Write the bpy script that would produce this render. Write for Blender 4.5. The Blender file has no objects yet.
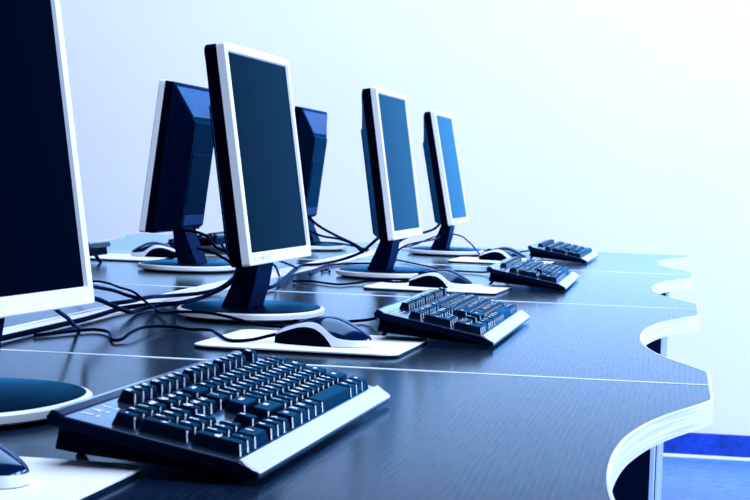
import bpy, bmesh, math, random
from mathutils import Vector, Matrix
random.seed(7)
DZ = 0.74                      # height of the desk tops above the floor
PI = math.pi
col = bpy.context.scene.collection

# ------------------------------------------------------------------ materials
def new_mat(name):
    m = bpy.data.materials.new(name); m.use_nodes = True
    nt = m.node_tree
    b = nt.nodes['Principled BSDF']
    return m, nt, b

def plain(name, c, rough=.4, ior=1.45, metal=0., noise=0., nscale=300, bump=0.):
    m, nt, b = new_mat(name)
    b.inputs['Base Color'].default_value = (*c, 1)
    b.inputs['Roughness'].default_value = rough
    b.inputs['IOR'].default_value = ior
    b.inputs['Metallic'].default_value = metal
    if noise or bump:
        tc = nt.nodes.new('ShaderNodeTexCoord')
        n = nt.nodes.new('ShaderNodeTexNoise'); n.inputs['Scale'].default_value = nscale
        n.inputs['Detail'].default_value = 3
        nt.links.new(tc.outputs['Object'], n.inputs['Vector'])
        if noise:
            r = nt.nodes.new('ShaderNodeValToRGB')
            r.color_ramp.elements[0].position = .3; r.color_ramp.elements[1].position = .7
            r.color_ramp.elements[0].color = (*[max(0, v*(1-noise)) for v in c], 1)
            r.color_ramp.elements[1].color = (*[min(1, v*(1+noise)) for v in c], 1)
            nt.links.new(n.outputs['Fac'], r.inputs['Fac'])
            nt.links.new(r.outputs['Color'], b.inputs['Base Color'])
        if bump:
            bp = nt.nodes.new('ShaderNodeBump'); bp.inputs['Strength'].default_value = bump
            bp.inputs['Distance'].default_value = .001
            nt.links.new(n.outputs['Fac'], bp.inputs['Height'])
            nt.links.new(bp.outputs['Normal'], b.inputs['Normal'])
    return m

def sheen_factor(nt, power, scale):
    """satin surface: reflection that rises steeply towards grazing angles"""
    lw = nt.nodes.new('ShaderNodeLayerWeight'); lw.inputs['Blend'].default_value = .5
    pw = nt.nodes.new('ShaderNodeMath'); pw.operation = 'POWER'; pw.inputs[1].default_value = power
    ml = nt.nodes.new('ShaderNodeMath'); ml.operation = 'MULTIPLY'; ml.inputs[1].default_value = scale; ml.use_clamp = True
    nt.links.new(lw.outputs['Facing'], pw.inputs[0]); nt.links.new(pw.outputs[0], ml.inputs[0])
    return ml.outputs[0]

def wood():
    m, nt, b = new_mat('dark_wood_laminate')
    N = nt.nodes.new; L = nt.links.new
    tc = N('ShaderNodeTexCoord')
    mp = N('ShaderNodeMapping'); mp.inputs['Scale'].default_value = (1, .13, 1)
    L(tc.outputs['Object'], mp.inputs['Vector'])
    n1 = N('ShaderNodeTexNoise'); n1.inputs['Scale'].default_value = 9; n1.inputs['Detail'].default_value = 2
    L(mp.outputs['Vector'], n1.inputs['Vector'])
    mul = N('ShaderNodeMath'); mul.operation = 'MULTIPLY'; mul.inputs[1].default_value = 46
    L(n1.outputs['Fac'], mul.inputs[0])
    sx = N('ShaderNodeSeparateXYZ'); L(tc.outputs['Object'], sx.inputs[0])
    mx = N('ShaderNodeMath'); mx.operation = 'MULTIPLY_ADD'; mx.inputs[1].default_value = 1150
    L(sx.outputs['X'], mx.inputs[0]); L(mul.outputs[0], mx.inputs[2])
    sn = N('ShaderNodeMath'); sn.operation = 'SINE'; L(mx.outputs[0], sn.inputs[0])
    n2 = N('ShaderNodeTexNoise'); n2.inputs['Scale'].default_value = 60; n2.inputs['Detail'].default_value = 5
    mp2 = N('ShaderNodeMapping'); mp2.inputs['Scale'].default_value = (6, .35, 1)
    L(tc.outputs['Object'], mp2.inputs['Vector']); L(mp2.outputs['Vector'], n2.inputs['Vector'])
    add = N('ShaderNodeMath'); add.operation = 'MULTIPLY_ADD'; add.inputs[1].default_value = .10
    L(sn.outputs[0], add.inputs[0]); L(n2.outputs['Fac'], add.inputs[2])
    r = N('ShaderNodeValToRGB')
    r.color_ramp.elements[0].position = .3; r.color_ramp.elements[1].position = .75
    r.color_ramp.elements[0].color = (.0015, .006, .018, 1)
    r.color_ramp.elements[1].color = (.006, .018, .046, 1)
    nt.nodes.remove(b)
    d = N('ShaderNodeBsdfDiffuse'); g = N('ShaderNodeBsdfAnisotropic'); ms = N('ShaderNodeMixShader')
    g.inputs['Roughness'].default_value = .14
    rg = N('ShaderNodeValToRGB'); rg.color_ramp.elements[0].position = .3; rg.color_ramp.elements[1].position = .7
    rg.color_ramp.elements[0].color = (.52, .79, .93, 1); rg.color_ramp.elements[1].color = (.70, .90, .98, 1)
    L(add.outputs[0], rg.inputs['Fac']); L(rg.outputs['Color'], g.inputs['Color'])
    L(add.outputs[0], r.inputs['Fac']); L(r.outputs['Color'], d.inputs['Color'])
    bp = N('ShaderNodeBump'); bp.inputs['Strength'].default_value = .04; bp.inputs['Distance'].default_value = .0003
    L(add.outputs[0], bp.inputs['Height'])
    for nd in (d, g): L(bp.outputs['Normal'], nd.inputs['Normal'])
    L(sheen_factor(nt, 12, 1.8), ms.inputs['Fac']); L(d.outputs[0], ms.inputs[1]); L(g.outputs[0], ms.inputs[2])
    L(ms.outputs[0], nt.nodes['Material Output'].inputs['Surface'])
    return m

def lacquer(name, c, tint, rough, ior, noise=0., nscale=300, bump=0., sheen=None):
    """a coloured plastic under a tinted clear coat"""
    m = bpy.data.materials.new(name); m.use_nodes = True
    nt = m.node_tree; N = nt.nodes.new; L = nt.links.new
    nt.nodes.remove(nt.nodes['Principled BSDF'])
    out = nt.nodes['Material Output']
    d = N('ShaderNodeBsdfDiffuse'); d.inputs['Color'].default_value = (*c, 1)
    g = N('ShaderNodeBsdfAnisotropic'); g.inputs['Color'].default_value = (*tint, 1); g.inputs['Roughness'].default_value = rough
    fr = N('ShaderNodeFresnel'); fr.inputs['IOR'].default_value = ior
    mx = N('ShaderNodeMixShader')
    L(fr.outputs[0], mx.inputs['Fac']); L(d.outputs[0], mx.inputs[1]); L(g.outputs[0], mx.inputs[2]); L(mx.outputs[0], out.inputs['Surface'])
    if sheen: L(sheen_factor(nt, *sheen), mx.inputs['Fac'])
    if noise or bump:
        tc = N('ShaderNodeTexCoord'); n = N('ShaderNodeTexNoise'); n.inputs['Scale'].default_value = nscale; n.inputs['Detail'].default_value = 3
        L(tc.outputs['Object'], n.inputs['Vector'])
        if noise:
            r = N('ShaderNodeValToRGB')
            r.color_ramp.elements[0].position = .3; r.color_ramp.elements[1].position = .7
            r.color_ramp.elements[0].color = (*[v*(1-noise) for v in c], 1); r.color_ramp.elements[1].color = (*[v*(1+noise) for v in c], 1)
            L(n.outputs['Fac'], r.inputs['Fac']); L(r.outputs['Color'], d.inputs['Color'])
        if bump:
            bp = N('ShaderNodeBump'); bp.inputs['Strength'].default_value = bump; bp.inputs['Distance'].default_value = .001
            L(n.outputs['Fac'], bp.inputs['Height']); L(bp.outputs['Normal'], d.inputs['Normal']); L(bp.outputs['Normal'], g.inputs['Normal'])
    return m

def edging():
    m, nt, b = new_mat('white_layered_edge_banding')
    N = nt.nodes.new; L = nt.links.new
    tc = N('ShaderNodeTexCoord'); mp = N('ShaderNodeMapping'); mp.inputs['Scale'].default_value = (2, 2, 160)
    L(tc.outputs['Object'], mp.inputs['Vector'])
    n = N('ShaderNodeTexNoise'); n.inputs['Scale'].default_value = 3; n.inputs['Detail'].default_value = 3
    L(mp.outputs['Vector'], n.inputs['Vector'])
    r = N('ShaderNodeValToRGB')
    r.color_ramp.elements[0].position = .40; r.color_ramp.elements[1].position = .52
    r.color_ramp.elements[0].color = (.62, .68, .78, 1); r.color_ramp.elements[1].color = (.88, .90, .94, 1)
    L(n.outputs['Fac'], r.inputs['Fac']); L(r.outputs['Color'], b.inputs['Base Color'])
    b.inputs['Roughness'].default_value = .4
    return m

def floor_mat():
    m, nt, b = new_mat('blue_mottled_floor')
    N = nt.nodes.new; L = nt.links.new
    tc = N('ShaderNodeTexCoord')
    n = N('ShaderNodeTexNoise'); n.inputs['Scale'].default_value = 22; n.inputs['Detail'].default_value = 8
    n.inputs['Roughness'].default_value = .7
    L(tc.outputs['Object'], n.inputs['Vector'])
    r = N('ShaderNodeValToRGB')
    r.color_ramp.elements[0].position = .3; r.color_ramp.elements[1].position = .72
    r.color_ramp.elements[0].color = (.035, .17, .72, 1); r.color_ramp.elements[1].color = (.16, .38, .95, 1)
    L(n.outputs['Fac'], r.inputs['Fac']); L(r.outputs['Color'], b.inputs['Base Color'])
    b.inputs['Roughness'].default_value = .45
    return m

def display_mat():
    """matt anti-glare display: almost black face on, with a sheen that grows steeply towards grazing angles"""
    m = bpy.data.materials.new('dark_display_panel'); m.use_nodes = True
    nt = m.node_tree; N = nt.nodes.new; L = nt.links.new
    nt.nodes.remove(nt.nodes['Principled BSDF'])
    d = N('ShaderNodeBsdfDiffuse'); d.inputs['Color'].default_value = (.0002, .0018, .008, 1)
    g = N('ShaderNodeBsdfAnisotropic'); g.inputs['Color'].default_value = (.14, .57, .86, 1); g.inputs['Roughness'].default_value = .14
    lw = N('ShaderNodeLayerWeight'); lw.inputs['Blend'].default_value = .5
    pw = N('ShaderNodeMath'); pw.operation = 'POWER'; pw.inputs[1].default_value = 17
    sc_ = N('ShaderNodeMath'); sc_.operation = 'MULTIPLY'; sc_.inputs[1].default_value = 5.2; sc_.use_clamp = True
    mx = N('ShaderNodeMixShader')
    L(lw.outputs['Facing'], pw.inputs[0]); L(pw.outputs[0], sc_.inputs[0]); L(sc_.outputs[0], mx.inputs['Fac'])
    L(d.outputs[0], mx.inputs[1]); L(g.outputs[0], mx.inputs[2]); L(mx.outputs[0], nt.nodes['Material Output'].inputs['Surface'])
    return m

M = dict(
    wood=wood(), edge=edging(), floor=floor_mat(),
    wall=plain('pale_wall_paint', (.91, .885, .95), .6, noise=.015, nscale=3),
    baseboard=plain('blue_baseboard', (.004, .050, .40), .5, noise=.35, nscale=40),
    trim=plain('white_trim', (.80, .87, .97), .5),
    panel=lacquer('dark_panel', (.004, .016, .045), (.20, .55, 1.0), .3, 1.10, noise=.2, nscale=30),
    lit_strip=plain('pale_lit_strip', (.42, .56, .74), .4),  # pale tone stands for light on the next panel's face
    white=plain('white_plastic', (.86, .88, .92), .38),
    bezel_side=plain('bezel_rim_plastic', (.62, .76, .95), .38),
    mouseband=plain('silver_mouse_band', (.72, .78, .90), .33),
    silver=plain('silver_plastic', (.54, .57, .70), .33),
    black=lacquer('black_plastic', (.0006, .0012, .006), (.12, .45, 1.0), .30, 1.06),
    case=lacquer('keyboard_black_plastic', (.0012, .005, .020), (.56, .82, 1.0), .16, 1.38, noise=.1, nscale=900, bump=.03, sheen=(14, 12.0)),
    key=lacquer('key_black_plastic', (.0010, .005, .018), (.06, .43, .74), .24, 1.095),
    keyedge=lacquer('glinting_key_edge', (.002, .008, .026), (.85, .93, 1.0), .20, 2.0),  # reflection strengthened on the edges so each key shows a bright glint
    housing=lacquer('textured_navy_plastic', (.0004, .0014, .010), (.04, .42, .80), .40, 1.06, noise=.25, nscale=700, bump=.15),
    hinge=lacquer('hinge_cover_plastic', (.006, .030, .11), (.2, .5, 1.0), .4, 1.1),
    neck=lacquer('stand_neck_plastic', (.0010, .004, .022), (.12, .45, 1.0), .35, 1.06),
    basetop=lacquer('base_top_plastic', (.0008, .006, .020), (.08, .50, .85), .22, 1.035, sheen=(16, .8)),
    screen=display_mat(),
    shell=lacquer('glossy_navy_shell', (.0008, .007, .040), (.48, .74, 1.0), .13, 1.7),
    grip=lacquer('rubber_grip', (.0006, .0015, .006), (.2, .5, 1.0), .6, 1.05),
    pad=plain('white_mouse_pad_cloth', (.88, .90, .92), .7, noise=.03, nscale=900),
    padunder=lacquer('dark_pad_foam', (.002, .005, .018), (.2, .5, 1.0), .7, 1.05),
    cable=lacquer('black_cable_rubber', (.0004, .0012, .006), (.10, .25, .6), .45, 1.06),
    legend=plain('white_print', (.85, .90, 1.0), .5),
    greyprint=plain('grey_print', (.36, .42, .54), .5),
)
def vent_mat():
    m, nt, b = new_mat('perforated_vent_plastic')
    N = nt.nodes.new; L = nt.links.new
    tc = N('ShaderNodeTexCoord'); v = N('ShaderNodeTexVoronoi'); v.inputs['Scale'].default_value = 260
    L(tc.outputs['Object'], v.inputs['Vector'])
    r = N('ShaderNodeValToRGB')
    r.color_ramp.elements[0].position = .25; r.color_ramp.elements[1].position = .45
    r.color_ramp.elements[0].color = (.002, .015, .06, 1); r.color_ramp.elements[1].color = (.008, .12, .34, 1)
    b.inputs['Specular IOR Level'].default_value = .04
    L(v.outputs['Distance'], r.inputs['Fac']); L(r.outputs['Color'], b.inputs['Base Color'])
    b.inputs['Roughness'].default_value = .4
    return m
M['vent'] = vent_mat()

# ------------------------------------------------------------------ object helpers
def finish(bm, name, mats, parent=None, smooth=False, loc=None, mat4=None, sharp=None):
    bmesh.ops.recalc_face_normals(bm, faces=bm.faces[:])
    me = bpy.data.meshes.new(name); bm.to_mesh(me); bm.free()
    if not isinstance(mats, (list, tuple)): mats = [mats]
    for m in mats: me.materials.append(m)
    if smooth:
        for p in me.polygons: p.use_smooth = True
        if sharp: me.set_sharp_from_angle(angle=math.radians(sharp))
    o = bpy.data.objects.new(name, me); col.objects.link(o)
    if parent is not None: o.parent = parent
    if loc is not None: o.location = loc
    if mat4 is not None: o.matrix_local = mat4
    return o

def empty(name, loc, rz=0., label=None, cat=None, group=None):
    o = bpy.data.objects.new(name, None); col.objects.link(o)
    o.empty_display_size = .05
    o.location = (loc[0], loc[1], loc[2] + DZ); o.rotation_euler = (0, 0, rz)
    tag(o, label, cat, group)
    return o

def tag(o, label=None, cat=None, group=None, kind=None):
    if label: o['label'] = label
    if cat: o['category'] = cat
    if group: o['group'] = group
    if kind: o['kind'] = kind
    return o

def dup(root, loc, rz, label):
    def rec(o, par):
        c = o.copy(); col.objects.link(c)
        if par is not None: c.parent = par
        for ch in list(o.children):
            if ch.get('own'): continue
            rec(ch, c)
        return c
    r = rec(root, None)
    r.location = (loc[0], loc[1], loc[2] + DZ); r.rotation_euler = (0, 0, rz); r['label'] = label
    return r

def box(bm, x0, x1, y0, y1, z0, z1, bev=0., seg=2):
    vs = [bm.verts.new((x, y, z)) for x in (x0, x1) for y in (y0, y1) for z in (z0, z1)]
    idx = [(0,1,3,2),(4,6,7,5),(0,4,5,1),(2,3,7,6),(0,2,6,4),(1,5,7,3)]
    fs = [bm.faces.new([vs[i] for i in f]) for f in idx]
    if bev:
        es = {e for f in fs for e in f.edges}
        bmesh.ops.bevel(bm, geom=list(es), offset=bev, segments=seg, profile=.6, affect='EDGES', clamp_overlap=True)
    return fs

def prism(bm, prof, y0, y1, axis='y', bev=0., seg=2):
    """profile (a,b) extruded along an axis: axis y -> (a,y,b); axis z -> (a,b,z)"""
    def pt(a, b, t):
        return (a, t, b) if axis == 'y' else (a, b, t) if axis == 'z' else (t, a, b)
    A = [bm.verts.new(pt(a, b, y0)) for a, b in prof]
    B = [bm.verts.new(pt(a, b, y1)) for a, b in prof]
    fs = [bm.faces.new(A), bm.faces.new(B[::-1])]
    n = len(prof)
    for i in range(n): fs.append(bm.faces.new((A[i], A[(i+1) % n], B[(i+1) % n], B[i])))
    if bev:
        es = {e for f in fs for e in f.edges}
        bmesh.ops.bevel(bm, geom=list(es), offset=bev, segments=seg, profile=.6, affect='EDGES', clamp_overlap=True)
    return fs

def loft(bm, rings, cap=True, mi=0):
    R = [[bm.verts.new(p) for p in r] for r in rings]
    n = len(R[0]); fs = []
    for a, b in zip(R, R[1:]):
        for i in range(n):
            f = bm.faces.new((a[i], a[(i+1) % n], b[(i+1) % n], b[i])); f.material_index = mi; fs.append(f)
    if cap:
        fs.append(bm.faces.new(R[0][::-1])); fs.append(bm.faces.new(R[-1]))
        for f in fs[-2:]: f.material_index = mi
    return fs

def crom(pts, n=8):
    P = [Vector(p) for p in pts]
    P = [2*P[0]-P[1]] + P + [2*P[-1]-P[-2]]
    out = []
    for i in range(1, len(P)-2):
        p0, p1, p2, p3 = P[i-1:i+3]
        for k in range(n):
            t = k/n
            out.append(.5*((2*p1)+(-p0+p2)*t+(2*p0-5*p1+4*p2-p3)*t*t+(-p0+3*p1-3*p2+p3)*t**3))
    out.append(P[-2])
    return out

def tube(bm, pts, r, n=8, sub=8):
    C = crom(pts, sub)
    rings = []
    t0 = (C[1]-C[0]).normalized()
    ref = Vector((0, 0, 1)) if abs(t0.z) < .9 else Vector((1, 0, 0))
    for i, c in enumerate(C):
        t = (C[min(i+1, len(C)-1)] - C[max(i-1, 0)])
        t = t.normalized() if t.length > 1e-9 else t0
        a = t.cross(ref).normalized(); b = a.cross(t).normalized()
        rings.append([c + r*(math.cos(2*PI*k/n)*a + math.sin(2*PI*k/n)*b) for k in range(n)])
        t0 = t
    loft(bm, rings)

def text_tris(s, size):
    """flat polygons of a piece of lettering, as (verts, faces) centred on the origin"""
    cu = bpy.data.curves.new('lettering', 'FONT'); cu.body = s; cu.size = size
    cu.align_x = 'CENTER'; cu.align_y = 'CENTER'; cu.resolution_u = 1; cu.offset = size*.05
    o = bpy.data.objects.new('lettering', cu); col.objects.link(o)
    bpy.context.view_layer.update()
    me = bpy.data.meshes.new_from_object(o.evaluated_get(bpy.context.evaluated_depsgraph_get()))
    vs = [tuple(v.co) for v in me.vertices]; fs = [tuple(p.vertices) for p in me.polygons]
    bpy.data.objects.remove(o); bpy.data.curves.remove(cu); bpy.data.meshes.remove(me)
    return vs, fs

_tc = {}
def add_text(bm, s, size, fn, mi):
    if (s, size) not in _tc: _tc[(s, size)] = text_tris(s, size)
    vs, fs = _tc[(s, size)]
    V = [bm.verts.new(fn(x, y)) for x, y, _ in vs]
    for f in fs:
        try: bm.faces.new([V[i] for i in f]).material_index = mi
        except ValueError: pass

# ------------------------------------------------------------------ the room
def setting(name, bm, m):
    o = finish(bm, name, m); o['kind'] = 'structure'; return o
b = bmesh.new(); box(b, -6, 6, -4, 4.65, -.05, 0); setting('floor', b, M['floor'])
b = bmesh.new(); box(b, -6, 6, 4.65, 4.80, -.05, 2.9); setting('wall_back', b, M['wall'])
b = bmesh.new(); box(b, -6, 6, 4.636, 4.65, .004, .085, .003); setting('baseboard_back', b, M['baseboard'])
b = bmesh.new()
prism(b, [(4.636, 0), (4.636, .010), (4.630, .009), (4.626, .004), (4.625, 0)], -6, 6, axis='x')
setting('trim_1', b, M['trim'])

# ------------------------------------------------------------------ desks
EDGE = [(0, 0), (.06, .0005), (.12, .0005), (.14, -.001), (.157, -.005), (.18, -.012), (.214, -.0225), (.265, -.039), (.331, -.0560),
        (.39, -.067), (.449, -.0752), (.50, -.0792), (.55, -.0815), (.60, -.0822)]
def edge_pts(W=1.2):
    h = [Vector((x, d, 0)) for d, x in EDGE]
    h = crom(h, 4)
    a = [(v.x, v.y) for v in h]
    return a + [(x, W-y) for x, y in a[-2::-1]]
def offset_poly(P, d):
    n = len(P); out = []
    for i in range(n):
        a, p, c = Vector(P[i-1]), Vector(P[i]), Vector(P[(i+1) % n])
        t1 = (p-a); t2 = (c-p)
        t1 = t1.normalized() if t1.length > 1e-7 else t2.normalized(); t2 = t2.normalized() if t2.length > 1e-7 else t1
        n1 = Vector((-t1.y, t1.x)); n2 = Vector((-t2.y, t2.x))
        m = (n1+n2); m = m.normalized() if m.length > 1e-6 else n1
        k = d / max(.5, m.dot(n1))
        out.append(tuple(p + m*k))
    return out
DEPTH = .808
def make_desk(loc, rz, label):
    root = empty('computer_desk', loc, rz, label, 'desk', 'scalloped computer desks in two rows')
    g = .0006
    P = [(-DEPTH, g), (0, g)] + [(x, min(max(y, g), 1.2-g)) for x, y in edge_pts()][1:-1] + [(0, 1.2-g), (-DEPTH, 1.2-g)]
    Q = offset_poly(P, .0030)
    T = .0228
    b = bmesh.new(); prism(b, Q, -T, 0, axis='z'); finish(b, 'desktop', M['wood'], root)
    b = bmesh.new(); n = len(P)
    rings = [[(x, y, -T) for x, y in P], [(x, y, -.0002) for x, y in P],
             [(x+(X-x)*.5, y+(Y-y)*.5, .0007) for (x, y), (X, Y) in zip(P, Q)], [(x, y, .0003) for x, y in Q], [(x, y, -T) for x, y in Q]]
    V = [[b.verts.new(p) for p in r] for r in rings]
    for a, c in zip(V, V[1:] + V[:1]):
        for i in range(n): b.faces.new((a[i], a[(i+1) % n], c[(i+1) % n], c[i]))
    finish(b, 'edge_band', M['edge'], root)
    # side panels under both ends
    for (y0, y1, xe) in ((.004, .022, -.0594), (1.176, 1.194, -.0596)):
        b = bmesh.new(); box(b, -.745, xe, y0, y1, -DZ, -T, .001, 1)
        s = finish(b, 'side_panel', M['panel'], root)
        if y0 > 1:
            b = bmesh.new()
            prism(b, [(xe, y0), (xe+.004, y0+.003), (xe+.0053, (y0+y1)/2), (xe+.004, y1-.003), (xe, y1)], -DZ+.001, -T, axis='z')
            finish(b, 'lit_panel_strip', M['lit_strip'], s)['label'] = 'pale strip in place of the lit panel behind'  # strip added in place of the brighter-lit panel behind
    b = bmesh.new(); box(b, -.56, -.542, .0225, 1.1755, -.42, -T, .001, 1); finish(b, 'modesty_panel', M['panel'], root)
    return root
d0 = make_desk((.001, -1.2, 0), 0, 'nearest dark wood desk of the right row, under the biggest keyboard')
R2 = dup(d0, (.001, 0, 0), 0, 'second dark wood desk of the right row, under the second keyboard from the front')
R3 = dup(d0, (.001, 1.2, 0), 0, 'third dark wood desk of the right row, under the third keyboard from the front')
R4 = dup(d0, (.001, 2.4, 0), 0, 'farthest dark wood desk of the right row, under the smallest keyboard')
XL = -1.672
for y, lab in ((1.2, 'nearest dark desk of the left row, just beyond the white divider and cable bundle'),
               (2.4, 'second dark desk of the left row, under the monitor seen from behind and a mouse'),
               (3.6, 'farthest dark desk of the left row, under the monitor half hidden by a screen edge')):
    dup(d0, (XL, y, 0), PI, lab)

b = bmesh.new(); box(b, -.861, -.8115, -1.2, 3.6, -DZ, -.0012, .0012, 1)
tag(finish(b, 'divider_board', M['white'], loc=(0, 0, DZ)), 'long white divider board running between the two rows of desks', 'divider')

# ------------------------------------------------------------------ monitors
def rring(y0, y1, z0, z1, x, r, k=4):
    """rounded rectangle in the y-z plane at depth x"""
    out = []
    for cy, cz, a0 in ((y1-r, z1-r, 0), (y0+r, z1-r, 90), (y0+r, z0+r, 180), (y1-r, z0+r, 270)):
        for i in range(k+1):
            a = math.radians(a0 + 90*i/k)
            out.append((x, cy + r*math.cos(a), cz + r*math.sin(a)))
    return out
def ellipse(a, bb, z, cx, n=64, e=2.25):
    out = []
    for i in range(n):
        t = 2*PI*i/n; c, s = math.cos(t), math.sin(t)
        out.append((cx + a*math.copysign(abs(c)**(2/e), c), bb*math.copysign(abs(s)**(2/e), s), z))
    return out

def make_monitor(loc, rz, tilt, label, bx=.012, nx=.018):
    root = empty('computer_monitor', loc, rz, label, 'monitor', 'flat screen monitors on stands')
    # base: silver rim around a dark top plate, on a small dark foot
    b = bmesh.new()
    A, B = .100, .138
    loft(b, [ellipse(A-.012, B-.012, 0, bx), ellipse(A-.012, B-.012, .0036, bx)])
    foot = finish(b, 'base_foot', M['black'], None)
    b = bmesh.new()
    loft(b, [ellipse(A-.004, B-.004, .0034, bx), ellipse(A, B, .0055, bx), ellipse(A, B, .0115, bx), ellipse(A-.0015, B-.0015, .0130, bx),
             ellipse(A-.0050, B-.0050, .0136, bx)])
    base = finish(b, 'base', M['white'], root, smooth=True, sharp=35)
    foot.parent = base
    b = bmesh.new()
    loft(b, [ellipse(A-.0050, B-.0050, .0130, bx), ellipse(A-.0055, B-.0055, .0142, bx), ellipse(A-.0075, B-.0075, .0146, bx)])
    finish(b, 'base_plate', M['basetop'], base, smooth=True, sharp=30)['label'] = 'dark base plate'
    # neck
    b = bmesh.new()
    prism(b, [(x+nx, z) for x, z in ((-.040, .0140), (.000, .0140), (.008, .045), (.014, .084), (.010, .100), (-.010, .100), (-.007, .085))], -.046, .046, bev=.0025)
    finish(b, 'neck', M['neck'], root)
    # panel, built upright round the screen centre and then tilted back
    T = Matrix.Translation((.030, 0, .231)) @ Matrix.Rotation(-tilt, 4, 'Y')
    y0, y1, z0, z1 = -.1835, .1835, -.152, .147
    # white front frame
    b = bmesh.new()
    ro = [rring(y0, y1, z0, z1, -.009, .004), rring(y0, y1, z0, z1, .0015, .004), rring(y0+.0012, y1-.0012, z0+.0012, z1-.0012, .0028, .004),
          rring(-.1705, .1705, -.1365, .1365, .0028, .001), rring(-.169, .169, -.135, .135, -.0005, .001), rring(-.169, .169, -.135, .135, -.009, .001)]
    V = [[b.verts.new(p) for p in r] for r in ro]; n = len(V[0])
    for a, c in zip(V, V[1:] + V[:1]):
        for i in range(n): b.faces.new((a[i], a[(i+1) % n], c[(i+1) % n], c[i]))
    fr = finish(b, 'front_frame', M['white'], root, mat4=T)
    b = bmesh.new()
    for i, ch in enumerate('SJYNEY'):
        add_text(b, ch, .0068, lambda tx, ty: (.0031, -.160 + .0155*i + tx*1.9, -.1440 + ty), 0)
    lt = finish(b, 'lettering', M['greyprint'], fr); lt['label'] = 'small grey lettering'
    b = bmesh.new(); box(b, -.007, -.0006, -.169, .169, -.135, .135); finish(b, 'display', M['screen'], root, mat4=T)
    # black rim
    b = bmesh.new()
    q = .0008
    loft(b, [rring(y0+q, y1-q, z0+q, z1-q, -.0088, .004), rring(y0+q, y1-q, z0+q, z1-q, -.024, .004), rring(y0+.004, y1-.004, z0+.004, z1-.004, -.027, .004)])
    finish(b, 'rim', M['black'], root, mat4=T)
    # tapering back housing with a top vent
    b = bmesh.new()
    yi0, yi1, zi0, zi1, xi = -.090, .090, -.139, .076, -.052
    loft(b, [rring(y0+.004, y1-.004, z0+.004, z1-.004, -.0265, .004), rring(yi0, yi1, zi0, zi1, xi, .004), rring(yi0+.003, yi1-.003, zi0+.003, zi1-.003, xi-.003, .004)])
    hs = finish(b, 'back_housing', M['housing'], root, mat4=T)
    b = bmesh.new()
    pa, pb = Vector((-.029, 0, z1-.009)), Vector((xi+.003, 0, zi1+.008))
    nn = Vector((pb.z-pa.z, 0, -(pb.x-pa.x))).normalized()
    if nn.z < 0: nn = -nn
    off = nn*.0012
    q4 = [pa+off+Vector((0, y0+.014, 0)), pa+off+Vector((0, y1-.014, 0)), pb+off+Vector((0, yi1-.003, 0)), pb+off+Vector((0, yi0+.003, 0))]
    loft(b, [[v-off*1.6 for v in q4], q4])
    finish(b, 'top_vent', M['vent'], hs)['label'] = 'perforated blue top vent'
    b = bmesh.new(); box(b, xi-.0045, xi-.002, yi0+.012, yi1-.012, -.090, .010, .002, 2); finish(b, 'rear_cover', M['housing'], hs)
    b = bmesh.new(); box(b, xi-.0045, xi-.002, -.076, .076, -.134, -.114, .0015, 2); finish(b, 'hinge_cover', M['hinge'], hs)['label'] = 'lighter blue hinge cover'
    # hinge block joining the neck and the housing
    b = bmesh.new(); box(b, -.046, -.018, -.040, .040, -.150, -.128, .002, 2); finish(b, 'hinge_block', M['black'], root, mat4=T)
    return root
RD = math.radians
m1 = make_monitor((-.645, .625, 0), RD(-1.7), RD(8.8), 'large monitor with white frame, second from the front, rising behind the mouse with the cord')
dup(m1, (-.636, -.507, 0), RD(-4.7), 'huge dark monitor cut off by the left edge, nearest of the right row')
dup(m1, (-.631, 1.799, 0), RD(-1.1), 'middle-sized monitor with teal screen, third of the right row')
m3 = make_monitor((-.667, 3.001, 0), RD(-.5), RD(11), 'smallest monitor with pale blue screen, farthest of the right row', .022, .026)
L1 = make_monitor((-1.023, 1.74, 0), RD(180), RD(6.3), 'monitor seen from behind with dark navy back, beside the left mouse', -.008, .006)
L2 = dup(L1, (-1.02, 2.98, 0), RD(180), 'monitor seen from behind peeking out past the large monitor\'s right edge')

# ------------------------------------------------------------------ keyboards
U = .019
TILT = RD(10.57)
KX0 = .085           # front edge
UY = .0194           # key pitch along the keyboard
TK = Matrix.Translation((KX0, 0, 0)) @ Matrix.Rotation(TILT, 4, 'Y') @ Matrix.Translation((-KX0, 0, 0.0016))
def key_mesh(w, d, legend, h=.0086):
    b = bmesh.new()
    W, D = w/2 - .0006, d/2 - .0006
    tw, td = W - .0030, D - .0028
    lo = [(D, -W, 0), (D, W, 0), (-D, W, 0), (-D, -W, 0)]
    hi = [(td-.0004, -tw, h), (td-.0004, tw, h), (-td-.0012, tw, h), (-td-.0012, -tw, h)]
    fs = loft(b, [lo, hi])
    es = [e for e in b.edges if max(v.co.z for v in e.verts) > h*.5]
    up = [e for e in es if abs(e.verts[0].co.z - e.verts[1].co.z) > h*.5]
    r_ = bmesh.ops.bevel(b, geom=up, offset=.0015, segments=3, profile=.5, affect='EDGES', clamp_overlap=True)
    for f in r_['faces']: f.material_index = 2
    es = [e for e in b.edges if min(v.co.z for v in e.verts) > h*.9]
    bmesh.ops.bevel(b, geom=es, offset=.0008, segments=2, profile=.5, affect='EDGES', clamp_overlap=True)
    bmesh.ops.recalc_face_normals(b, faces=b.faces[:])
    if legend:
        size = .0086 if len(legend) == 1 else .0064 if len(legend) <= 3 else .0052
        oy = -tw*.18 if w < .022 else 0
        add_text(b, legend, size, lambda tx, ty: (-.0024 - ty, -tx + oy, h + .0003), 1)
    return b
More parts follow.
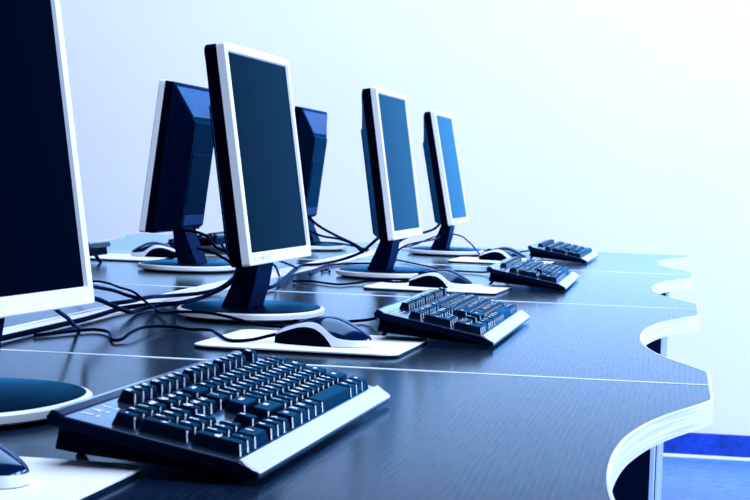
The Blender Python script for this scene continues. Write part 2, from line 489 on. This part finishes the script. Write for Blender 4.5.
def make_keyboard(loc, rz, label):
    root = empty('computer_keyboard', loc, rz, label, 'keyboard', 'black computer keyboards with silver front strips')
    prof = [(.0845, .0020), (.0852, .0050), (.0845, .0076), (.0704, .0122), (.0690, .0118), (-.0550, .0118), (-.0564, .0128),
            (-.0615, .0143), (-.0652, .0136), (-.0672, .0090), (-.0645, .0033), (.0700, .0008)]
    L = .2385
    def shrink(k):
        cx, cz = .008, .008
        return [(cx + (x-cx)*(1-k*.05), cz + (z-cz)*(1-k)) for x, z in prof]
    b = bmesh.new()
    rings = [[(x, y, z) for x, z in shrink(k)] for y, k in ((-L, .34), (-L+.0012, .10), (-L+.0035, 0), (L-.0035, 0), (L-.0012, .10), (L, .34))]
    loft(b, rings)
    case = finish(b, 'case', M['case'], root, mat4=TK)
    b = bmesh.new()
    prism(b, [(.078, .0021), (-.059, .0036), (-.0585, -.0125), (-.040, -.0115), (.010, -.0060), (.060, -.0005), (.074, .0014)], -L+.008, L-.008, bev=.0008, seg=1)
    finish(b, 'lower_case', M['black'], root, mat4=TK)
    # silver strip along the front
    b = bmesh.new()
    P = [(.0856, .0072), (.0835, .0088), (.0780, .0109), (.0725, .0129), (.0704, .0133), (.0700, .0110), (.0840, .0060)]
    rr = []
    for y, dx in ((-L+.0005, .003), (-L+.003, .0008), (-L+.006, 0), (L-.006, 0), (L-.003, .0008), (L-.0005, .003)):
        rr.append([(x-dx*(1 if x > .075 else 0), y, z) for x, z in P])
    loft(b, rr)
    finish(b, 'front_strip', M['silver'], root, mat4=TK)['label'] = 'silver front strip'
    # feet
    for s in (-1, 1):
        b = bmesh.new()
        y = s*.158
        loft(b, [[(-.0680, y-.005, .0003), (-.0630, y-.005, .0003), (-.0630, y+.005, .0003), (-.0680, y+.005, .0003)],
                 [(-.0560, y-.005, .0180), (-.0500, y-.005, .0170), (-.0500, y+.005, .0170), (-.0560, y+.005, .0180)]])
        finish(b, 'foot', M['black'], root)
    zk = .0115
    y_of = lambda u: .2206 - u*UY     # the photo is mirrored: the main block lies on the far side
    rows = [.0580, .0390, .0200, .0010, -.0180]
    xf = -.0450
    def key(name, u, w, x, leg, d=U, h=.0086):
        bm_ = key_mesh(w*UY, d, leg, h)
        finish(bm_, name, [M['key'], M['legend'], M['keyedge']], root, mat4=TK @ Matrix.Translation((x, y_of(u + w/2), zk)))
    gap = 7.0/19
    n0 = 15 + gap; p0 = n0 + 3 + gap
    # typing block
    u = 0
    for r, specs in enumerate([
        [('Ctrl', 1.5), ('Alt', 1.25), ('Fn', 1.25), ('', 5.75), ('Alt', 1.25), ('W', 1.25), ('M', 1.25), ('Ctrl', 1.5)],
        [('Shift', 2.25)] + [(c, 1) for c in 'ZXCVBNM,./'] + [('Shift', 2.75)],
        [('Caps', 1.75)] + [(c, 1) for c in "ASDFGHJKL;'"] + [('Enter', 2.25)],
        [('Tab', 1.5)] + [(c, 1) for c in 'QWERTYUIOP[]'] + [('\\', 1.5)],
        [('`', 1)] + [(c, 1) for c in '1234567890-='] + [('Back', 2)]]):
        u = 0
        for leg, w in specs:
            key('space_bar' if leg == '' else 'key', u, w, rows[r], leg); u += w
    # function row
    u = 0
    key('function_key', 0, 1, xf, 'Esc', .0160)
    for g in range(3):
        for i in range(4): key('function_key', 2 + g*4.5 + i, 1, xf, 'F%d' % (g*4+i+1), .0160)
    for i, l in enumerate(('Prt', 'Scr', 'Brk')): key('function_key', n0 + i, 1, xf, l, .0160)
    # navigation block
    for r, ls in ((4, ('Ins', 'Hm', 'PgU')), (3, ('Del', 'End', 'PgD'))):
        for i, l in enumerate(ls): key('navigation_key', n0+i, 1, rows[r], l)
    key('arrow_key', n0+1, 1, rows[1], '^')
    for i, l in enumerate(('<', 'v', '>')): key('arrow_key', n0+i, 1, rows[0], l)
    # number pad
    for r, ls in ((4, ('Num', '/', '*', '-')), (3, ('7', '8', '9')), (2, ('4', '5', '6')), (1, ('1', '2', '3'))):
        for i, l in enumerate(ls): key('number_key', p0+i, 1, rows[r], l)
    key('number_key', p0, 2, rows[0], '0'); key('number_key', p0+2, 1, rows[0], '.')
    key('number_key', p0+3, 1, (rows[3]+rows[2])/2, '+', 2*U); key('number_key', p0+3, 1, (rows[1]+rows[0])/2, 'Ent', 2*U)
    # indicator marks above the number pad
    for i, l in enumerate(('1', 'A', 'S')):
        b = bmesh.new()
        yy = y_of(p0 + 1.25 + i*1.05)
        add_text(b, l, .0100, lambda tx, ty: (xf - .003 - ty, yy - tx, .0121), 0)
        box(b, xf+.0035, xf+.0050, yy-.0034, yy+.0034, .0115, .0122)
        finish(b, 'indicator', M['legend'], case)['label'] = 'white printed indicator mark'
    return root
k1 = make_keyboard((-.3854, -.5458, 0), RD(-1.97), 'biggest black keyboard in the foreground, on the nearest desk')
k2 = dup(k1, (-.3372, .5208, 0), RD(-.89), 'second black keyboard from the front, beside the cordless-looking front mouse pad')
k3 = dup(k1, (-.3249, 1.7493, 0), RD(-.08), 'third black keyboard from the front, on the third desk')
k4 = dup(k1, (-.3377, 2.9432, 0), RD(-1.09), 'smallest black keyboard, on the farthest desk by the pale wall')
k2['label'] = 'second black keyboard from the front, right of the large front mouse and pad'
dup(k1, (-1.305, 1.695, 0), RD(180), 'black keyboard corner showing just right of the cut-off monitor')
dup(k1, (-1.235, 2.84, 0), RD(180), 'black keyboard behind the stand of the monitor seen from behind')

# ------------------------------------------------------------------ mice on pads
def make_pad(loc, rz, label):
    root = empty('mouse_pad', loc, rz, label, 'mouse pad', 'white mouse pads')
    def rr(h, z, k=6):
        out = []; r = .022
        for cx, cy, a0 in ((h-r, h-r, 0), (-h+r, h-r, 90), (-h+r, -h+r, 180), (h-r, -h+r, 270)):
            for i in range(k+1):
                a = math.radians(a0+90*i/k); out.append((cx+r*math.cos(a), cy+r*math.sin(a), z))
        return out
    b = bmesh.new(); loft(b, [rr(.1205, 0), rr(.121, .001), rr(.121, .0030)]); finish(b, 'foam_backing', M['padunder'], root)
    b = bmesh.new(); loft(b, [rr(.121, .0030), rr(.121, .0044), rr(.1205, .0048)]); finish(b, 'cloth_top', M['pad'], root)
    return root
pad1 = make_pad((-.466, .236, 0), RD(-2), 'white mouse pad under the large front mouse, at the centre')
dup(pad1, (-.517, -.868, 0), RD(-2), 'white mouse pad in the bottom left corner, under the cut-off mouse')
dup(pad1, (-.469, 1.462, 0), RD(-3), 'white mouse pad beyond the second keyboard, under the third mouse from the front')
dup(pad1, (-.461, 2.655, 0), RD(-2), 'white mouse pad farthest down the right row, largely behind the third keyboard')
dup(pad1, (-1.285, 2.075, 0), RD(181), 'white mouse pad of the left row, under the mouse with its front to the stand')

ZP = .0049
def lerp_tab(tab, s):
    for (a, va), (c, vc) in zip(tab, tab[1:]):
        if s <= c:
            t = (s-a)/(c-a); t = t*t*(3-2*t) if False else t
            return va + (vc-va)*t
    return tab[-1][1]
def smooth_tab(tab):
    C = crom([Vector((a, v, 0)) for a, v in tab], 10)
    return [(c.x, c.y) for c in C]
HT = smooth_tab([(0, .0120), (.06, .0190), (.15, .0245), (.30, .0322), (.45, .0372), (.58, .0385), (.70, .0352), (.82, .0278), (.92, .0200), (.97, .0155), (1, .0118)])
GT = smooth_tab([(0, .010), (.06, .0125), (.15, .0172), (.28, .0228), (.38, .0244), (.48, .0226), (.57, .0160), (.635, .0070), (.665, .0006), (.72, .0004), (1, .0004)])
BT = smooth_tab([(0, .0115), (.06, .0165), (.15, .0222), (.28, .0276), (.40, .0308), (.50, .0296), (.58, .0240), (.65, .0170), (.72, .0122), (.82, .0102), (.92, .0096), (1, .0090)])
def make_mouse(loc, rz, label):
    root = empty('computer_mouse', loc, rz, label, 'mouse', 'two-tone computer mice')
    LN, HW, HS = .118, .0315, .88
    S = [i/56 for i in range(57)]
    S = [.5 - .5*math.cos(PI*s) for s in S]
    def pt(s, z, side):
        H = max(lerp_tab(HT, s), .002)
        w = HW*(max(0., 1-abs(2*s-1)**3.0))**(1/2.3) * (1 - .06*math.cos(2*PI*s))
        w = max(w, .0012)
        k = min(1., max(0., z/H))
        yy = w*(1-k**2.6)**(1/2.2)
        yy *= 1 - .10*math.exp(-((s-.3)/.2)**2)*(1-k)
        xc = LN*(s-.5)
        # rounded ends
        return (xc, side*yy, z*HS)
    def levels(s, part):
        H = max(lerp_tab(HT, s), .002); g = min(max(lerp_tab(GT, s), .0003), H*.85); bb = min(max(lerp_tab(BT, s), g+.0003), H*.93)
        if part == 'grip': return [g*i/6 for i in range(7)]
        if part == 'band': return [g + (bb-g)*i/6 for i in range(7)]
        return [bb + (H-bb)*math.sin(PI/2*i/12) for i in range(13)]
    def sheet(part, side, inset=0.):
        b = bmesh.new()
        G = [[b.verts.new(pt(s, z, side)) for z in levels(s, part)] for s in S]
        for a, c in zip(G, G[1:]):
            for i in range(len(a)-1): b.faces.new((a[i], a[i+1], c[i+1], c[i]))
        return b
    def both(part, name, m):
        b = bmesh.new()
        for side in (-1, 1):
            G = [[b.verts.new(pt(s, z, side)) for z in levels(s, part)] for s in S]
            for a, c in zip(G, G[1:]):
                for i in range(len(a)-1): b.faces.new((a[i], a[i+1], c[i+1], c[i]))
        for idx in (0, -1):         # close the two end slivers
            s = S[idx]; zs = levels(s, part)
            A = [b.verts.new(pt(s, z, -1)) for z in zs]; C = [b.verts.new(pt(s, z, 1)) for z in zs]
            for i in range(len(zs)-1): b.faces.new((A[i], A[i+1], C[i+1], C[i]))
        bmesh.ops.remove_doubles(b, verts=b.verts[:], dist=.00006)
        return finish(b, name, m, root, smooth=True)
    both('shell', 'top_shell', M['shell'])
    both('band', 'side_band', M['mouseband'])['label'] = 'silver arched side band'
    both('grip', 'side_grip', M['grip'])['label'] = 'black side grip'
    b = bmesh.new()
    loft(b, [[(pt(s, .0003, -1)[0], pt(s, .0003, -1)[1], z) for s in S] + [(pt(s, .0003, 1)[0], pt(s, .0003, 1)[1], z) for s in S[::-1]] for z in (.0001, .0005)])
    finish(b, 'sole', M['grip'], root)
    b = bmesh.new()
    bmesh.ops.create_cone(b, segments=24, radius1=.0090, radius2=.0090, depth=.006, cap_ends=True,
                          matrix=Matrix.Translation((-.034, 0, .0190)) @ Matrix.Rotation(PI/2, 4, 'X'))
    bmesh.ops.bevel(b, geom=b.edges[:], offset=.0008, segments=2, affect='EDGES')
    finish(b, 'scroll_wheel', M['black'], root, smooth=True, sharp=40)
    return root
c1 = make_mouse((-.449, .198, ZP), RD(-6), 'large two-tone mouse in front of the second monitor, cord trailing left')
dup(c1, (-.499, -.858, ZP), RD(-4), 'mouse cut off by the bottom left corner, rounded end showing')
c2 = dup(c1, (-.464, 1.440, ZP), RD(-3), 'mouse just behind the second keyboard, on the third pad from the front')
c3 = dup(c1, (-.461, 2.655, ZP), RD(-3), 'small mouse beyond the third keyboard, on the farthest pad')
dup(c1, (-1.193, 2.125, ZP), RD(180), 'mouse of the left row, left of the stand seen from behind')

# ------------------------------------------------------------------ cables
def cable(pts, r, label, name='cable', group='black cables behind the monitors'):
    b = bmesh.new(); tube(b, pts, r)
    o = finish(b, name, M['cable'], loc=(0, 0, DZ), smooth=True, sharp=60)
    return tag(o, label, 'cable', group)
def cord(owner, pts, r):
    """the cord of a mouse or keyboard: a part of it"""
    b = bmesh.new()
    mw = Matrix.Translation(owner.location) @ Matrix.Rotation(owner.rotation_euler.z, 4, 'Z')
    inv = mw.inverted()
    tube(b, [inv @ Vector((p[0], p[1], p[2] + DZ)) for p in pts], r)
    o = finish(b, 'cord', M['cable'], owner, smooth=True, sharp=60); o['own'] = 1
    return o
cord(c1, [(-.501, .201, .0150), (-.513, .194, .0125), (-.5320, .175, .0080), (-.5546, .1653, .0072), (-.585, .230, .0078), (-.6121, .2988, .0065), (-.6454, .3278, .0036), (-.6741, .3543, .0034), (-.6901, .291, .008),
      (-.6855, .2033, .008), (-.6816, .1506, .004), (-.690, .1420, .0034), (-.7227, .2323, .0034), (-.7430, .2600, .0034), (-.757, .255, .0034), (-.775, .20, .0034), (-.789, .15, .0034)], .0021)
cord(k2, [(-.401, .5452, .026), (-.425, .556, .017), (-.4599, .60, .0050), (-.4818, .5733, .0034), (-.51, .4991, .0034), (-.5442, .4405, .0034), (-.580, .4421, .0040), (-.606, .425, .0110), (-.6208, .4068, .0165),
      (-.6561, .4465, .0165), (-.6927, .4604, .0150), (-.7248, .515, .0090), (-.7448, .558, .0045), (-.763, .59, .0036)], .0021)
cord(c2, [(-.519, 1.442, .0150), (-.533, 1.4616, .0105), (-.5588, 1.4958, .0074), (-.599, 1.504, .0074), (-.6289, 1.4633, .0036), (-.6513, 1.4097, .0034), (-.7075, 1.4679, .0034), (-.7306, 1.4643, .0034), (-.742, 1.45, .0034)], .0021)
cord(k3, [(-.389, 1.955, .026), (-.412, 1.9606, .016), (-.4454, 2.0413, .0050), (-.514, 2.0789, .0034), (-.5496, 2.1187, .0034), (-.575, 2.1839, .0034), (-.620, 2.2948, .0034), (-.674, 2.4266, .0034), (-.7419, 2.5692, .0034)], .0021)
cord(c3, [(-.516, 2.659, .0150), (-.540, 2.78, .022), (-.57, 2.95, .030), (-.59, 3.02, .0375), (-.62, 3.1576, .0438), (-.655, 3.2028, .0476), (-.70, 3.2349, .0392), (-.77, 3.24, .01), (-.80, 3.24, .0034)], .0021)
cord(k4, [(-.402, 3.17, .026), (-.4283, 3.2296, .012), (-.4583, 3.2439, .006), (-.4781, 3.2232, .0040), (-.5242, 3.2652, .0034), (-.60, 3.30, .0034)], .0021)

cable([(-.8045, -1.15, .0046), (-.8045, -.7, .0046), (-.8045, -.3, .0046), (-.8045, 0, .0046), (-.8045, .20, .0046), (-.8045, .37, .0046), (-.807, .4549, .0050), (-.814, .5911, .0055), (-.8006, .6675, .0055), (-.7719, .7463, .0055), (-.7642, .8678, .008), (-.735, .92, .028), (-.69, .78, .062), (-.665, .715, .079), (-.652, .69, .0815)], .0036,
      'long thick black cable to the second monitor, its near run drawing the dark gap along the divider')  # run along the divider is added to draw the dark gap line
cable([(-.7900, .46, .0215), (-.7930, .5613, .0185), (-.8085, .7126, .0145), (-.8247, .8998, .0048), (-.8003, 1.0021, .0048), (-.785, 1.0752, .012), (-.73, .9477, .0440), (-.708, .83, .0660), (-.684, .715, .0745), (-.657, .650, .0780), (-.652, .640, .0815)], .0032,
      'black cable arching over the white divider, just behind the long thick one')
cable([(-.985, .795, .0034), (-.9465, .790, .012), (-.92, .76, .026), (-.8947, .7186, .034), (-.8661, .69, .034), (-.8257, .6115, .034), (-.7805, .5305, .034), (-.760, .5204, .022), (-.772, .6206, .0034)], .0018,
      'thin black cable looping over the divider beside the cut-off monitor')
cable([(-.72, .14, .082), (-.75, .2209, .0656), (-.775, .3332, .0523), (-.79, .467, .0391), (-.79, .5306, .0290), (-.78, .5528, .0240)], .0026,
      'upper of two black cables dropping behind the cut-off monitor\'s right edge')
cable([(-.73, .17, .068), (-.76, .2531, .0476), (-.77, .3544, .0325), (-.775, .4483, .0164), (-.780, .52, .0065), (-.790, .60, .0046), (-.786, .68, .0046)], .0032,
      'lower of two black cables dropping behind the cut-off monitor\'s right edge')
cable([(-.965, 2.57, .120), (-.95, 2.5843, .1051), (-.926, 2.662, .0721), (-.902, 2.7884, .0444), (-.878, 2.8803, .0245), (-.856, 2.9, .010), (-.84, 2.8859, .0046)], .0036,
      'thick black cable sloping down from the half-hidden monitor to the divider')
cable([(-.965, 2.655, .066), (-.955, 2.6677, .0606), (-.9275, 2.7152, .0455), (-.895, 2.7799, .0372), (-.8625, 2.801, .0243), (-.83, 2.77, .0042)], .0030,
      'middle black cable running from the half-hidden monitor to the divider')
cable([(-.968, 2.6602, .0275), (-.955, 2.7602, .0265), (-.9333, 2.9214, .021), (-.8967, 2.9759, .014), (-.850, 2.9917, .0034)], .0025,
      'lowest black cable lying behind the half-hidden monitor\'s stand')
cable([(-.634, 1.875, .0810), (-.650, 1.96, .0830), (-.672, 2.0469, .0800), (-.70, 2.1842, .0644), (-.73, 2.247, .0432), (-.76, 2.3056, .0239), (-.8088, 2.3321, .0050), (-.8168, 2.1005, .0042), (-.8352, 1.9792, .0046), (-.7697, 1.5091, .0054), (-.7335, 1.2332, .0054), (-.74, 1.13, .0054)], .0036,
      'thick black cable from the third monitor\'s back curving along the divider')
cable([(-.70, 2.26, .0034), (-.7247, 2.2543, .0034), (-.7586, 2.2129, .0034), (-.780, 2.1626, .0034), (-.7928, 2.0553, .0034), (-.779, 1.8343, .0034), (-.7642, 1.7265, .0034)], .0024,
      'thinner black cable curving behind the third monitor\'s stand')
cable([(-.744, 1.8364, .0034), (-.750, 1.8653, .0034), (-.758, 1.8951, .0034), (-.762, 1.8679, .0034), (-.7560, 1.81, .0034)], .0024,
      'short black cable end beside the third monitor\'s base')
cable([(-.645, 2.87, .0520), (-.644, 2.7788, .047), (-.648, 2.5052, .0476), (-.652, 2.3124, .0465), (-.656, 2.2143, .0385), (-.662, 2.18, .020), (-.70, 2.20, .0120)], .0022,
      'black cable stretched between the third and the smallest monitor stands')
cable([(-.672, 3.075, .0810), (-.682, 3.1426, .0758), (-.70, 3.1712, .061), (-.72, 3.115, .052), (-.74, 3.04, .048), (-.765, 2.95, .030), (-.785, 2.87, .0048)], .0036,
      'thick black cable hanging from the back of the smallest monitor')
cable([(-.685, -.20, .095), (-.68, -.1335, .0684), (-.705, -.0164, .0471), (-.735, .107, .0297), (-.758, .2038, .0125), (-.778, .285, .0036)], .0026,
      'black cable hanging below the cut-off monitor\'s frame')
cable([(-1.020, 1.685, .0815), (-.992, 1.655, .0820), (-.95, 1.6131, .0747), (-.92, 1.5677, .0561), (-.88, 1.5345, .0453), (-.84, 1.516, .0323), (-.82, 1.50, .004)], .0030,
      'black cable sloping from the back of the navy-backed monitor')
cable([(-.9915, 1.705, .0455), (-.955, 1.6483, .0440), (-.92, 1.6023, .0373), (-.88, 1.554, .0233), (-.835, 1.4846, .0040)], .0030,
      'black cable arching past the navy-backed monitor\'s stand')
cable([(-.705, .96, .080), (-.72, 1.06, .0684), (-.76, 1.4126, .0417), (-.772, 1.6045, .0223), (-.772, 1.63, .0180)], .0022,
      'upper thin cable showing under the second monitor\'s lower frame')
cable([(-.70, .93, .074), (-.715, 1.02, .0609), (-.755, 1.3375, .0377), (-.80, 1.60, .0036)], .0022,
      'lower thin cable showing under the second monitor\'s lower frame')

# ------------------------------------------------------------------ light
def area(name, loc, target, sx, sy, power, c):
    l = bpy.data.lights.new(name, 'AREA'); l.shape = 'RECTANGLE'; l.size = sx; l.size_y = sy; l.energy = power; l.color = c
    o = bpy.data.objects.new(name, l); col.objects.link(o); o.location = loc
    o.rotation_euler = (Vector(target) - Vector(loc)).to_track_quat('-Z', 'Y').to_euler()
    return o
SKY = (.60, .735, 1.0)
# daylight through the windows on the user's side of the right row
for wy in (-1.05, .45, 2.3):
    area('window_daylight', (3.6, wy, 1.85), (-.5, wy*.6+.2, .8), 1.0, 1.5, 100, SKY)
# unseen fill light added to brighten the back wall evenly
area('wall_fill_light', (.8, 2.7, 2.85), (.7, 4.65, 1.0), 8.5, .6, 155, SKY)
area('room_fill_light', (-.3, .6, 2.85), (-.3, .6, 0), 1.6, 4.5, 120, SKY)  # unseen overhead fill added to lift the pads and other whites
w = bpy.data.worlds.new('World'); bpy.context.scene.world = w; w.use_nodes = True
bg = w.node_tree.nodes['Background']; bg.inputs[0].default_value = (.12, .35, 1.0, 1); bg.inputs[1].default_value = .06

# ------------------------------------------------------------------ camera
cd = bpy.data.cameras.new('camera'); cam = bpy.data.objects.new('camera', cd); col.objects.link(cam)
r = Vector((.98684784, .15805802, .033897)); u = Vector((-.03988143, .03484459, .99859668)); f = Vector((-.15665508, .98681483, -.04068989))
# the three axes below are columns of the camera's rotation
cam.matrix_world = Matrix(((r.x, u.x, -f.x, -.04137), (r.y, u.y, -f.y, -2.00177), (r.z, u.z, -f.z, .20986 + DZ), (0, 0, 0, 1)))
cd.sensor_width = 36; cd.lens = 1891.65*36/750; cd.clip_start = .05; cd.clip_end = 60
cd.dof.use_dof = True; cd.dof.focus_distance = 2.1; cd.dof.aperture_fstop = 40
sc = bpy.context.scene
sc.camera = cam
sc.view_settings.view_transform = 'Standard'; sc.view_settings.look = 'None'
sc.view_settings.gamma = 1; sc.view_settings.exposure = 0; sc.view_settings.use_curve_mapping = False
